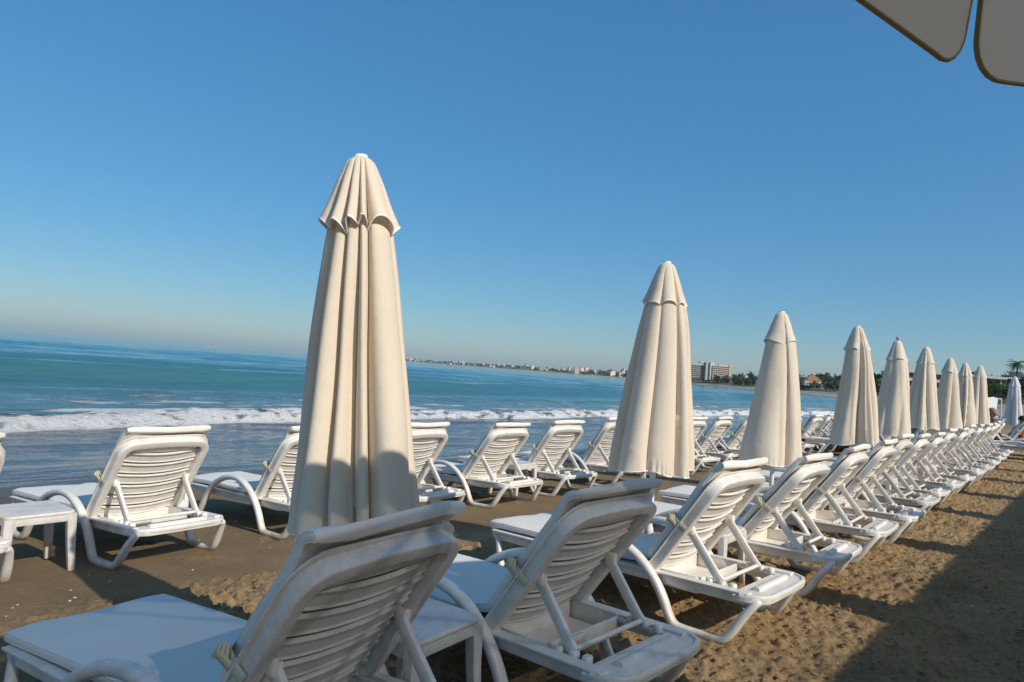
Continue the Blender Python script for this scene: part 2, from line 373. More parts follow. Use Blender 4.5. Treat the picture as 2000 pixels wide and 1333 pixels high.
o = grid_obj('sea', X, Y, Z, M_WATER, {'foam': np.clip(foam, 0, 1), 'wash': np.clip(wash, 0, 1), 'near': near}); tag(o, 'turquoise sea with a white breaker rolling onto the beach', kind='structure')

# ------------------------------------------------------------------ far shore, bay curving away
coast = [(90, 9.5), (170, 14), (260, 33), (360, 72), (500, 143), (760, 243), (1020, 412), (1210, 600), (1560, 960), (2100, 1600), (2700, 2420), (3250, 3450), (3500, 4300)]
cp = [Vector((p[0], p[1], 0)) for p in coast]; cpl = catmull(cp, 6)
prof = [(-14, -1.6), (0, SEA + .02), (7, .8), (20, 2.6), (45, 5.5), (120, 12), (320, 20), (900, 26), (2600, 50)]
rows = []; rows_b = []
for i, p in enumerate(cpl):
    t = (cpl[min(i + 1, len(cpl) - 1)] - cpl[max(i - 1, 0)]).normalized(); nrm = Vector((t.y, -t.x, 0))
    sc = min(1.0, (p.length / 500) ** .7); rows.append([(p.x + nrm.x * dd * (1 if dd < 50 else sc * 1.0), p.y + nrm.y * dd * (1 if dd < 50 else sc), zq * (1 if k < 2 else (1 + .5 * (vn(i * .7, k * 1.3, 5) - .5)) * (.4 + .6 * sc))) for k, (dd, zq) in enumerate(prof)])
A = np.array(rows)
o = grid_obj('far_terrain', A[:, 3:, 0], A[:, 3:, 1], A[:, 3:, 2], M_FARLAND); tag(o, 'low green land rising behind the bay', kind='structure')
o = grid_obj('far_beach', A[:, :4, 0], A[:, :4, 1], A[:, :4, 2], M_FARSAND); tag(o, 'pale strip of beach around the bay', kind='structure')
def shore(i_f, inland):
    k = int(i_f); f = i_f - k; p = cpl[k].lerp(cpl[min(k + 1, len(cpl) - 1)], f)
    t = (cpl[min(k + 1, len(cpl) - 1)] - cpl[max(k - 1, 0)]).normalized(); nrm = Vector((t.y, -t.x, 0))
    z = float(np.interp(inland, [q[0] for q in prof], [q[1] for q in prof])) * (.4 + .6 * min(1, (p.length / 500) ** .7))
    return p + nrm * inland + Vector((0, 0, z)), t, nrm

# ------------------------------------------------------------------ sun lounger (local: +y = foot / sea, z up, rear end at y = 0)
CA, SA = math.cos(.941), math.sin(.941)
def bk(x, s, n): return Vector((x, .683 - s * CA + n * SA, .274 + s * SA + n * CA))
BN = Vector((0, SA, CA))
def arc_pts(cx, cy, r, a0, a1, k=5): return [(cx + r * math.cos(math.radians(a0 + (a1 - a0) * i / k)), cy + r * math.sin(math.radians(a0 + (a1 - a0) * i / k))) for i in range(k + 1)]

def make_lounger(pm, seed, ang=.941):
    global CA, SA, BN
    CA, SA = math.cos(ang), math.sin(ang); BN = Vector((0, SA, CA))
    rg = random.Random(seed); root = empty('sun_lounger')
    f = MB()
    for sx in (-1, 1):
        f.sweep([(sx * .298, .12, .247), (sx * .300, .9, .247), (sx * .298, 1.85, .25)], .030, .058, side=(1, 0, 0))
        f.sweep([(sx * .308, .10, .278), (sx * .310, .9, .278), (sx * .306, 1.86, .281)], .062, .012, side=(1, 0, 0), e=.4)
    f.sweep([(-.31, 1.86, .262), (0, 1.875, .262), (.31, 1.86, .262)], .03, .05)
    f.prism(arc_pts(-.225, .125, .118, 180, 270) + arc_pts(.225, .125, .118, 270, 360) + [(.343, .175), (.30, .178), (.27, .168), (-.27, .168), (-.30, .178), (-.343, .175)], .236, .272, .007)
    f.sweep([(-.335, .14, .266), (-.325, .085, .266), (-.29, .035, .266), (-.23, .012, .266), (0, .006, .266), (.23, .012, .266), (.29, .035, .266), (.325, .085, .266), (.335, .14, .266)], .022, .030)
    f.build('frame', pm, root)
    MBr = MB(); MBr.sweep([(-.205, .105, .279), (.205, .105, .279)], .034, .026); MBr.build('end_rib', pm, root)
    t = MB(); t.box((0, .54, .205), (.53, .26, .012)); t.box((0, .405, .240), (.53, .014, .082), .004); t.box((0, .668, .240), (.53, .014, .082), .004)
    for sx in (-1, 1): t.box((sx * .266, .537, .245), (.012, .262, .084), .003)
    t.box((-.1, .395, .262), (.16, .03, .035), .005)
    t.build('tray', pm, root)
    for sx in (-1, 1):
        r = MB()
        for y in (.205, .265, .335): r.box((sx * .262, y, .281), (.040, .032, .034), .006)
        r.sweep([(sx * .270, .17, .262), (sx * .270, .40, .262)], .03, .02, side=(1, 0, 0))
        r.build('notch_rack', pm, root)
    m = MB(); m.sweep([(-.27, .195, .245), (.27, .195, .245)], .02, .03); m.build('cross_bar', pm, root)
    s2 = MB(); s2.prism([(-.285, .70), (.285, .70), (.285, 1.84), (-.285, 1.84)], .262, .284, .004); s2.build('seat_panel', pm, root)
    for sx in (-1, 1):
        P = [(.302, 1.83, .250), (.325, 1.79, .17), (.345, 1.745, .06), (.352, 1.70, .026), (.353, 1.62, .022), (.353, 1.535, .026), (.354, 1.49, .06), (.355, 1.44, .13), (.357, 1.36, .245), (.360, 1.25, .338), (.362, 1.10, .402), (.363, .95, .424), (.362, .83, .405), (.360, .71, .342), (.358, .62, .255), (.357, .56, .165), (.356, .52, .08), (.355, .485, .034), (.355, .43, .024), (.355, .34, .022), (.355, .255, .024), (.352, .205, .038), (.345, .165, .085), (.335, .115, .165), (.318, .065, .232), (.300, .05, .246)]
        path = catmull([(sx * a, b, c) for a, b, c in P], 3)
        n = len(path); ws = [min(1.0, .72 + .5 * min(i, n - 1 - i) / 14) for i in range(n)]
        a = MB(); a.sweep(path, .055, .047, side=(1, 0, 0), n=14, e=.75, ws=ws); a.build('arm_leg', pm, root)
    for sx in (-1, 1):
        h = MB(); h.box((sx * .29, .695, .268), (.045, .07, .05), .01); h.cyl((sx * .262, .69, .288), (sx * .325, .69, .288), .017); h.build('hinge', pm, root)
    b = MB()
    path = [(-.303, -.02)] + [(-.306, .2), (-.305, .42)] + arc_pts(-.222, .578, .083, 180, 100, 6) + [(-.10, .668), (0, .671), (.10, .668)] + arc_pts(.222, .578, .083, 80, 0, 6) + [(.305, .42), (.306, .2), (.303, -.02)]
    b.sweep([bk(x, s, -.014) for x, s in path], .060, .056, side=BN, n=24, e=.30)
    b.sweep([bk(x, s, .012) for x, s in [(x * .955, min(s, .655)) for x, s in path]], .010, .11, side=BN, n=10, e=.4)
    b.sweep([bk(-.25, .612, -.002), bk(-.12, .622, -.012), bk(0, .625, -.016), bk(.12, .622, -.012), bk(.25, .612, -.002)], .014, .075, side=BN, n=10, e=.4)
    back = b.build('backrest', pm, root, ang=28)
    for k in range(6):
        s0 = .022 + k * .0975; s1 = s0 + .0775; pr = [(s0, .002), (s0 + .004, -.001), (s0 + .012, .004), (s1 - .014, .004), (s1 - .006, -.0055), (s1, -.006), (s1 + .001, .010), (s0, .010)]
        q = MB(); nx = 9; vs = []; fs = []
        for i in range(nx):
            x = -.272 + .544 * i / (nx - 1); bul = -.024 * (1 - (x / .272) ** 2); cur = -.012 * (1 - (x / .272) ** 2)
            vs += [bk(x, s + cur, nn + bul - .006) for s, nn in pr]
        np_ = len(pr)
        for i in range(nx - 1):
            for j in range(np_): fs.append((i * np_ + j, i * np_ + (j + 1) % np_, (i + 1) * np_ + (j + 1) % np_, (i + 1) * np_ + j))
        fs += [tuple(range(np_ - 1, -1, -1)), tuple(range((nx - 1) * np_, nx * np_))]
        q.add(vs, fs); q.build('slat', pm, back, ang=30)
    for sx in (-1, 1):
        a = MB(); a.sweep([bk(sx * .250, .345, -.030), bk(sx * .250, .325, -.052), (sx * .249, .300, .312), (sx * .249, .275, .288)], .026, .046, side=(1, 0, 0), e=.45)
        a.box(bk(sx * .262, .335, -.03), (.03, .06, .05), .008); a.build('brace', pm, root)
    a = MB(); a.cyl((-.25, .278, .296), (.25, .278, .296), .011); a.build('brace_bar', pm, root)
    # mattress: one pad over seat and back with a roll over the top edge
    pts = [(1.90, .300), (1.89, .310), (1.7, .313), (1.4, .316), (1.1, .315), (.88, .316), (.78, .322), (.735, .345)]
    pts = [Vector((0, y, z)) for y, z in pts] + [bk(0, s, .052) for s in (.07, .14, .24, .36, .48, .58, .66, .71)] + [bk(0, .742, .036), bk(0, .760, .022)]
    path = catmull(pts, 3); vs = []; n = 40; N = len(path)
    for i in range(N):
        tg = (path[min(i + 1, N - 1)] - path[max(i - 1, 0)]).normalized(); nr = Vector((1, 0, 0)).cross(tg)
        hh = .046 if i < N - 6 else .042
        if i < 2: hh *= .55
        if i == N - 1: hh *= .8
        for j in range(n):
            q = 2 * math.pi * j / n; cc, ss = math.cos(q), math.sin(q)
            x = .308 * math.copysign(abs(cc) ** .26, cc); wv = .0035 * math.sin(i * .55 + seed + x * 9) + .004 * math.sin(x * 23 + i * .21 + seed * 2) * math.sin(i * .31) + rg.uniform(-.0012, .0012)
            vs.append(path[i] + Vector((x * (1 + .012 * math.sin(i * .4 + seed)), 0, 0)) + nr * (-hh / 2 * math.copysign(abs(ss) ** .42, ss) + wv * (.4 + abs(ss))))
    q = MB(); fs = [(i * n + j, (i + 1) * n + j, (i + 1) * n + (j + 1) % n, i * n + (j + 1) % n) for i in range(N - 1) for j in range(n)]
    q.add(vs, fs + [tuple(range(n)), tuple(range(N * n - 1, (N - 1) * n - 1, -1))]); mt = q.build('mattress', M_PAD, root, ang=70)
    pj = [int(n * .035), int(n * .465)]
    for j in pj + [n - j_ for j_ in pj]:
        pp = MB(); pp.sweep([Vector(vs[i * n + j]) for i in range(1, N - 1)], .007, .007, n=5, e=1, side=(1, 0, 0)); pp.build('piping', M_PAD, mt)
    # strap round pad and backrest with a bunched end
    sp = .30 + .05 * rg.random(); k = MB()
    loop = [bk(x, sp + .006 * math.sin(x * 30 + seed), nn) for x, nn in [(-.338, -.035), (-.342, .0), (-.335, .055), (-.31, .071), (-.2, .074), (0, .075), (.2, .074), (.31, .071), (.335, .055), (.342, 0), (.338, -.035)]]
    k.sweep(loop, .042, .005, side=Vector((0, -CA, SA)), n=8, e=.4)
    for j in range(3):
        k.sweep([bk(-.335 - .012 * j, sp - .02 + .012 * j, .02 + .02 * j), bk(-.352 - .006 * j, sp - .005, .045 + .012 * j), bk(-.338, sp + .02 - .01 * j, .068 + .008 * j)], .034, .012, side=Vector((0, -CA, SA)), n=8, e=.6)
    k.build('strap', M_STRAP, mt, ang=60)
    return root

# ------------------------------------------------------------------ side table
def make_table():
    root = empty('side_table'); w, d, h = .20, .20, .39
    def rr(w, d, r): return arc_pts(-w + r, -d + r, r, 180, 270, 4) + arc_pts(w - r, -d + r, r, 270, 360, 4) + arc_pts(w - r, d - r, r, 0, 90, 4) + arc_pts(-w + r, d - r, r, 90, 180, 4)
    t = MB(); t.prism(rr(w, d, .05), h - .022, h, .006); t.build('table_top', M_PLASTIC2, root)
    a = MB()
    for sx in (-1, 1): a.sweep([(sx * (w - .012), -d + .04, h - .04), (sx * (w - .012), d - .04, h - .04)], .014, .05, e=.4, side=(1, 0, 0))
    for sy in (-1, 1): a.sweep([(-w + .04, sy * (d - .012), h - .04), (w - .04, sy * (d - .012), h - .04)], .014, .05, e=.4, side=(0, 1, 0))
    a.build('apron', M_PLASTIC2, root)
    for sx in (-1, 1):
        for sy in (-1, 1):
            l = MB(); P = [(sx * (w - .028), sy * (d - .028), h - .02), (sx * (w - .020), sy * (d - .020), h * .5), (sx * (w - .006), sy * (d - .006), 0)]
            l.sweep(P, .060, .056, side=(1, 0, 0), ws=[1, .85, .68], e=.4); l.build('leg', M_PLASTIC2, root)
    return root

# ------------------------------------------------------------------ closed umbrella
def closed_umbrella(seed, H=1.45, hem=.69, canvas=None, finial=False, res=(150, 64)):
    rg = random.Random(seed); canvas = canvas or M_CREAM; root = empty('closed_umbrella'); top = hem + H
    nth, nt = res; nf = 6
    wd_ = [rg.choice([.45, .6, 1.0, 1.5, 1.9]) * rg.uniform(.85, 1.15) for _ in range(nf)]; tot = sum(wd_); acc = 0; base = []
    for q in wd_: base.append(acc / tot * 2 * math.pi); acc += q
    if seed == 1:        # nearest one: broad panels either side of a bunch of narrow folds facing the walkway
        nf = 8; base = [math.radians(a) for a in (5, 62, 118, 176, 208, 231, 249, 308)]; wd_ = [((base[(k + 1) % nf] - base[k]) % (2 * math.pi)) for k in range(nf)]; tot = 2 * math.pi
    drift = [rg.uniform(-.42, .42) * (.45 if seed == 1 else 1) for _ in range(nf)]; amp = [rg.uniform(.78, 1.12) for _ in range(nf)]; dep = [rg.uniform(.5, 1.35) for _ in range(nf)]
    if seed == 1: dep = [.8, 1, .9, .8, 1.2, .75, 1.4, .8]; amp = [1, 1, 1, 1.02, .92, 1.03, 1.0, .98]
    sec = [(rg.uniform(0, 6.28), rg.uniform(-.5, .5), rg.uniform(.06, .20), rg.uniform(.06, .24), rg.uniform(.10, .5)) for _ in range(9)]   # secondary tucks
    wr = [(rg.randint(2, 5), rg.uniform(0, 6.28), rg.uniform(5, 12)) for _ in range(4)]
    def fold(th, t, A, p):
        va = [base[k] + drift[k] * t * (wd_[k] / tot * nf * .6) for k in range(nf)]; th = th % (2 * math.pi); out = 1.0
        th2 = th if th >= va[0] else th + 2 * math.pi
        for k in range(nf):
            a = va[k]; b = va[(k + 1) % nf] + (2 * math.pi if k == nf - 1 else 0)
            if a <= th2 < b:
                u = (th2 - a) / (b - a); sk = .5 + .25 * math.sin(7 * k + seed); u = u ** (math.log(.5) / math.log(sk)); g = math.sin(math.pi * min(.9999, max(.0001, u))) ** (p * (1.25 if wd_[k] < .8 else .75))
                e0 = dep[k] * (1 - u) + dep[(k + 1) % nf] * u
                out = (1 - A * e0 * (1 - g)) * (1 + (amp[k] - 1) * g * min(1, t * 1.6)); break
        for c0, dr, dp, wdt, ts in sec:
            d_ = (th - c0 - dr * t + math.pi) % (2 * math.pi) - math.pi
            if abs(d_) < 1: out *= 1 - dp * min(1, max(0, (t - ts) / .35)) * math.exp(-(abs(d_) / wdt) ** 1.3)
        return out
    def interp(t, tab): return float(np.interp(t, [a for a, _ in tab], [b for _, b in tab]))
    Rt = [(0, .045), (.06, .075), (.12, .108), (.2, .142), (.35, .180), (.55, .222), (.75, .268), (.9, .298), (1, .308)]
    sway = [rg.uniform(-.012, .012), rg.uniform(-.012, .012)]
    hemoff = [rg.uniform(-.028, .02) for _ in range(12)]
    def hz(th): 
        u = (th / (2 * math.pi) * 12) % 12; k = int(u); f = u - k; f = f * f * (3 - 2 * f); return hemoff[k] * (1 - f) + hemoff[(k + 1) % 12] * f
    vs = []; fs = []
    for i in range(nt + 1):
        t = .06 + .94 * i / nt
        A = interp(t, [(.0, .04), (.12, .14), (.25, .32), (.5, .44), (.8, .47), (1, .45)])
        for j in range(nth):
            th = 2 * math.pi * j / nth
            r = interp(t, Rt) * fold(th, t, A, .42) * (.93 if seed == 1 else 1.0)
            r *= 1 + .016 * sum(math.sin(a * th + b + c * t) for a, b, c in wr) * min(1, t * 2)
            r += .006 * math.sin(th * 38 + 9 * math.sin(th * 3)) * max(0, (t - .93) / .07)
            z = top - H * t + hz(th) * max(0, (t - .6) / .4) ** 2
            vs.append((r * math.cos(th) + sway[0] * math.sin(t * 5), r * math.sin(th) + sway[1] * math.sin(t * 4), z))
    for i in range(nt):
        for j in range(nth): fs.append((i * nth + j, (i + 1) * nth + j, (i + 1) * nth + (j + 1) % nth, i * nth + (j + 1) % nth))
    c = MB(); c.add(vs, fs); can = c.build('canopy', canvas, root, ang=80)
    hm = MB(); st = max(1, nth // 75); hm.sweep(vs[nt * nth::st], .006, .009, closed=True, n=6, e=1); hm.build('hem_trim', M_TRIM, can)
    # vent cap over the top
    vs = []; fs = []; n2 = 22; tv = .195 + rg.uniform(-.01, .012)
    for i in range(n2 + 1):
        u = i / n2; t = tv * u
        for j in range(nth):
            th = 2 * math.pi * j / nth
            g = fold(th, .15, .08 + .26 * u, .6); low = 1 - fold(th, .15, 1, .6)
            r = (interp(u, [(0, .018), (.05, .040), (.10, .052), (.4, .086), (.75, .120), (1, .151)])) * g + .006
            if seed == 1: r *= 1.02
            z = top + .012 - H * t - min(1, max(0, low)) * .06 * u * u + .010 * math.sin(3 * th + seed) * u * u
            vs.append((r * math.cos(th), r * math.sin(th), z))
    for i in range(n2):
        for j in range(nth): fs.append((i * nth + j, (i + 1) * nth + j, (i + 1) * nth + (j + 1) % nth, i * nth + (j + 1) % nth))
    fs.append(tuple(range(nth)))
    c = MB(); c.add(vs, fs); ve = c.build('vent_cap', canvas, root, ang=80)
    hm = MB(); hm.sweep(vs[n2 * nth::st], .006, .009, closed=True, n=6, e=1); hm.build('vent_trim', M_TRIM, ve)
    p = MB(); p.cyl((0, 0, -.25), (0, 0, top - .02), .021); p.build('pole', M_POLE, root)
    p = MB(); p.cyl((0, 0, -.12), (0, 0, .30), .030, .030); p.cyl((0, 0, .30), (0, 0, .33), .030, .023); p.box((.035, 0, .24), (.03, .012, .012), .003); p.build('pole_sleeve', M_POLE, root)
    for k in range(nf):
        a = base[k] + .4; r = MB(); r.cyl((.03 * math.cos(a), .03 * math.sin(a), top - .10), (.14 * math.cos(a), .14 * math.sin(a), hem + .03), .008, .008, 6); r.build('rib', M_POLE, root)
    cpz = MB(); cpz.cyl((0, 0, top - .01), (0, 0, top + .020), .034, .026)
    if finial:
        for k in range(5): cpz.cyl((0, 0, top + .02 + .011 * k), (0, 0, top + .031 + .011 * k), .010 + .016 * math.sin(math.pi * (k) / 5), .010 + .016 * math.sin(math.pi * (k + 1) / 5))
    cpz.build('finial', M_GREYPOLE if finial else M_TRIM, root)
    return root

# ------------------------------------------------------------------ place loungers
WORDS = ['first', 'second', 'third', 'fourth', 'fifth', 'sixth', 'seventh', 'eighth', 'ninth', 'tenth', 'eleventh', 'twelfth', 'thirteenth', 'fourteenth', 'fifteenth', 'sixteenth', 'seventeenth', 'eighteenth', 'nineteenth', 'twentieth']
protos = [make_lounger(M_PLASTIC2, 1), make_lounger(M_PLASTIC, 2, .925), make_lounger(M_PLASTIC, 5, .955), make_lounger(M_PLASTIC2, 9, .985), make_lounger(M_PLASTIC, 4, .90)]
used = [False] * 5
def put_lounger(x, y, yaw, k, label, group, tilt=.024):
    r = protos[k] if not used[k] else copy_tree(protos[k]); used[k] = True
    r.location = (x, y, gz(x, y + .3) + .004); r.rotation_euler = (-tilt, 0, yaw); tag(r, label, 'sun lounger', group); return r
front = [(1.392, 1.212, .12), (2.505, 1.20, -.021), (3.884, 1.21, -.02), (5.096, 1.198, .01), (6.34, 1.21, .03), (7.35, 1.18, .03), (8.54, 1.24, .01), (9.52, 1.27, .01), (10.60, 1.28, .02), (11.75, 1.27, -.01), (12.95, 1.28, .02), (14.0, 1.27, .0), (15.3, 1.30, .015), (16.7, 1.33, -.01), (18.0, 1.38, .02), (19.3, 1.40, .01)]
for i, (x, y, a) in enumerate(front):
    lab = ['white sun lounger in shade, nearest the camera at the bottom of the picture', 'white sun lounger in shade directly behind the nearest one, beside the low table', 'sunlit white sun lounger in the landward row, first one past the shade'][i] if i < 3 else 'white sun lounger, %s from the camera in the landward row by the walkway' % WORDS[i]
    put_lounger(x, y, a, [0, 1, 2, 4, 1, 2, 3, 1, 4, 2, 1, 3, 2, 1, 4, 2][i], lab, 'landward row of sun loungers', tilt=.055 if i == 0 else .024)
sea_row = [(1.00, 4.72, .06), (2.30, 4.70, .12), (3.56, 4.74, .05), (4.65, 4.57, .07), (5.93, 4.62, .02), (7.08, 4.67, -.03), (8.32, 4.65, -.01), (10.61, 4.60, -.02), (11.91, 4.71, 0), (13.1, 4.68, .03), (14.6, 4.66, -.02), (15.9, 4.7, .02), (17.1, 4.64, .0), (18.4, 4.7, .04), (19.8, 4.62, -.03), (21.2, 4.7, .02)]
for i, (x, y, a) in enumerate(sea_row):
    lab = ['white sun lounger cut off by the left edge of the picture, by the sea', 'white sun lounger standing alone at left, facing the sea beside a table'][i] if i < 2 else 'white sun lounger facing the sea, %s from the left in the seaward row' % WORDS[i]
    put_lounger(x, y, a, [1, 2, 1, 2, 4, 1, 3, 2, 1, 4, 2, 3, 1, 2, 4, 1][i], lab, 'seaward row of sun loungers', tilt=.045)
for i, (x, y, a) in enumerate([(20.9, .50, .05), (22.3, .45, -.03)]):
    put_lounger(x, y, a, 1, ['white sun lounger pushed out past the row end, arched arm at the right edge', 'far white sun lounger behind the one pushed out at the right edge'][i], 'sun loungers at the right edge')

t0 = make_table(); tabs = [(1.86, 1.97, .1, 'white plastic side table between the two nearest loungers'), (1.52, 5.22, .05, 'white plastic side table left of the seaward lounger standing at left'), (4.52, 1.98, .04, 'white plastic side table by the second umbrella pole'), (6.86, 1.95, 0, 'white plastic side table by the third umbrella pole'), (6.55, 5.35, .05, 'white plastic side table between two seaward loungers, middle of the picture'), (9.02, 1.95, 0, 'white plastic side table by the fourth umbrella pole'), (11.2, 1.98, 0, 'white plastic side table by the fifth umbrella pole'), (9.5, 5.3, 0, 'white plastic side table in the seaward row behind the second umbrella')]
for i, (x, y, a, lab) in enumerate(tabs):
    r = t0 if i == 0 else copy_tree(t0); r.location = (x, y, gz(x, y) + .002); r.rotation_euler = (0, 0, a); tag(r, lab, 'side table', 'white side tables')

# ------------------------------------------------------------------ closed umbrellas
ums = [(1.775, 2.155, .69, 1.425, 1), (4.46, 2.38, .72, 1.45, 2), (6.93, 2.41, .64, 1.45, 3), (9.44, 2.33, .74, 1.45, 4), (11.88, 2.36, .78, 1.43, 5), (14.52, 2.41, .85, 1.45, 6), (17.24, 2.41, .81, 1.45, 7), (19.65, 2.44, .84, 1.45, 8), (21.51, 2.34, .88, 1.45, 9)]
ulab = ['largest closed cream umbrella, nearest the camera', 'closed cream umbrella, second from the camera', 'closed cream umbrella, third from the camera, pole showing behind loungers', 'closed cream umbrella, fourth from the camera', 'closed cream umbrella with a bare round finial on top, fifth from the camera', 'closed cream umbrella, sixth from the camera', 'closed cream umbrella, seventh from the camera', 'closed cream umbrella, eighth, partly hidden behind the seventh', 'last and smallest closed cream umbrella of the row']
for i, (x, y, hm, H, sd) in enumerate(ums):
    zg = gz(x, y); r = closed_umbrella(sd, H, EYE + [-.635, -.62, -.70, -.60, -.56, -.49, -.53, -.50, -.46][i] - zg, M_CREAM, i == 4, (240, 90) if i < 2 else ((160, 64) if i < 4 else (112, 48)))
    r.location = (x, y, zg); r.rotation_euler = (0, 0, rnd.uniform(0, 6.28) if i else 0)
    if i == 0:
        ax = Vector((-rt.x, -rt.y, 0)); q = Vector((0, 0, 1)).rotation_difference((zz + ax * .073).normalized())
        r.rotation_mode = 'QUATERNION'; from mathutils import Euler; r.rotation_quaternion = q
    tag(r, ulab[i], 'umbrella', 'closed cream umbrellas in a row')
x, y = 25.81, 1.93; r = closed_umbrella(12, 1.45, EYE - .54 - gz(x, y), M_WHITECANVAS, False, (112, 48)); r.location = (x, y, gz(x, y)); tag(r, 'closed white umbrella at the right edge of the picture', 'umbrella')

# further umbrellas stand on the landward side, out of the frame: their shadows cross the walkway
pr = closed_umbrella(21, 1.45, .70, M_CREAM, False, (96, 40))
for i, x in enumerate([4.75, 7.2, 9.65, 11.85, 14.4, 16.9, 19.4]):
    r = pr if i == 0 else copy_tree(pr); r.location = (x, -1.0, gz(x, -1.0)); r.rotation_euler = (0, 0, i * 1.3)
    tag(r, 'closed cream umbrella landward of the walkway, %s in its row, shadow crossing it' % WORDS[i], 'umbrella', 'closed umbrellas landward of the walkway')

# ------------------------------------------------------------------ open parasol over the camera, its flaps at the top right
def open_parasol(name, half, hemz, flap, apex, lean=0):
    root = empty(name); c = MB(); vs = []; n = 14; zt = hemz + flap
    for sgn in range(4):
        rot = Matrix.Rotation(sgn * math.pi / 2, 3, 'Z'); o = MB(); vs = []; fs = []
        for i in range(n + 1):
            for j in range(n + 1):
                r = i / n; u = -1 + 2 * j / n
                z = apex + (zt - apex) * r - .05 * math.sin(math.pi * r) * (1 - u * u) * 1.0
                vs.append(rot @ Vector((half * r * u, half * r, z)))
        for i in range(n):
            for j in range(n): fs.append((i * (n + 1) + j, i * (n + 1) + j + 1, (i + 1) * (n + 1) + j + 1, (i + 1) * (n + 1) + j))
        o.add(vs, fs); o.build('canopy_panel', M_GREYCANVAS, root, ang=80)
        nf = 6; wv = 2 * half / nf
        for k in range(nf):
            x0 = -half + k * wv + .012; x1 = x0 + wv - .024; r_ = .085; out = [(x0, 0), (x0 + .004, -flap + r_)] + [(x0 + .004 + r_ - r_ * math.cos(a), -flap + r_ - r_ * math.sin(a)) for a in np.linspace(.2, math.pi / 2, 6)] + [(x1 - .004 - r_ + r_ * math.sin(a), -flap + r_ - r_ * math.cos(a)) for a in np.linspace(0, math.pi / 2 - .2, 6)] + [(x1 - .004, -flap + r_), (x1, 0)]
            sw = .03 * math.sin(k * 2.1 + sgn)
            sl, sr = ((.42, 0) if k == 1 else (0, .30)) if (sgn == 0 and k in (1, 2)) else (.12 * (1 + math.sin(k * 1.7 + sgn)), .1 * (1 + math.cos(k * 2.3)))   # flaps hang uneven in the breeze
            out = [(px, pz * (1 - sl * (1 - (px - x0) / (x1 - x0)) - sr * (px - x0) / (x1 - x0))) for px, pz in out]
            P3 = [rot @ Vector((px, half + .004 + (-pz) * (.10 + sw) + .010 * math.sin(px * 14 + k), zt + pz)) for px, pz in out]
            f = MB(); m = len(P3); inner = [rot @ Vector((px, half - .000 + (-pz) * (.10 + sw) + .010 * math.sin(px * 14 + k), zt + pz)) for px, pz in out]
            f.add(P3 + inner, [tuple(range(m)), tuple(range(2 * m - 1, m - 1, -1))] + [(i, m + i, m + (i + 1) % m, (i + 1) % m) for i in range(m)])
            fo = f.build('valance_flap', M_GREYCANVAS, root, ang=30)
            tr = MB(); tr.sweep(P3, .008, .011, n=6, e=1, up=tuple(rot @ Vector((0, 1, 0)))); tr.build('flap_trim', M_BROWNTRIM, fo)
    for k in range(8):
        a = k * math.pi / 4; e_ = Vector((half * (1 if abs(math.cos(a)) > .3 else 0) * math.copysign(1, math.cos(a)), half * (1 if abs(math.sin(a)) > .3 else 0) * math.copysign(1, math.sin(a)), zt - .02))
        r = MB(); r.cyl((0, 0, apex - .05), e_ * 1.0 + Vector((0, 0, -.01)), .010, .009, 8); r.build('rib', M_POLE, root)
    p = MB(); p.cyl((0, 0, -.2), (0, 0, apex + .05), .024); p.build('pole', M_POLE, root)
    p = MB(); p.cyl((0, 0, apex + .03), (0, 0, apex + .12), .03, .012); p.build('finial', M_POLE, root)
    return root
ya = math.radians(-25); inw = Vector((math.sin(ya), -math.cos(ya), 0)); alo = Vector((math.cos(ya), math.sin(ya), 0))
HALF = 1.40; pc = Vector((1.47, .245, 0)) + alo * .545 + inw * (HALF + .03)
r = open_parasol('open_parasol', HALF, 1.962, .25, 2.85); r.location = (pc.x, pc.y, 0); r.rotation_euler = (0, 0, ya)
tag(r, 'open grey canvas parasol with brown edged flaps at the top right corner', 'parasol')

# long canvas awning on posts, added out of the frame to cast the walkway shade
root = empty('awning', (0, 0, 0)); a = MB()
a.box((14.2, -4.0, 2.22), (23.8, 3.3, .03), .01); a.build('canvas_roof', M_GREYCANVAS, root)
a = MB(); a.box((14.2, -2.33, 2.14), (23.8, .012, .16)); a.build('front_valance', M_GREYCANVAS, root)
for x in (2.6, 8.4, 14.2, 20.0, 25.8):
    for y in (-2.5, -5.4):
        p = MB(); p.cyl((x, y, -.2), (x, y, 2.21), .035); p.build('post', M_GREYPOLE, root)
tag(root, 'long grey canvas awning on posts landward of the walkway, unseen, added to shade it', 'awning')

# ------------------------------------------------------------------ far buildings
# unseen house added behind the camera to cut sky light and deepen the shade
M_TAN = m_flat('tan_render', (.34, .27, .19), .85, .8, .25); M_TIMBER = m_flat('dark_timber', (.13, .085, .05), .8, 3, .4)
root = empty('sky_block_house', (12, -23, .45)); b = MB(); b.box((0, 0, 2.6), (64, 8, 5.4)); b.build('wall', M_TAN, root, False)
b = MB(); b.box((0, .2, 5.45), (66, 9.6, .3)); b.build('roof', M_TIMBER, root, False)
for k in range(16):
    b = MB(); b.box((-30 + 4 * k, 4.02, 1.3), (1.5, .12, 2.3)); b.build('door' if k % 4 == 1 else 'window', M_TIMBER, root, False)
tag(root, 'long tan house block, unseen behind the camera, added to shut off sky light', 'building')
M_CONC = m_flat('cream_render', (.72, .60, .44), .8, .3, .12)
M_CONC2 = m_flat('grey_and_shade_render', (.50, .45, .38), .8, .3, .12)  # plain grey walls, and the painted shade of the big hotel's left wing
M_WHITEW = m_flat('white_render', (.48, .45, .41), .8, .2, .12)
M_DARKWIN = mat('dark_opening', (.06, .065, .07), .25)[0]
M_ROOF = m_flat('red_tile', (.40, .17, .09), .8, 1.5, .3)
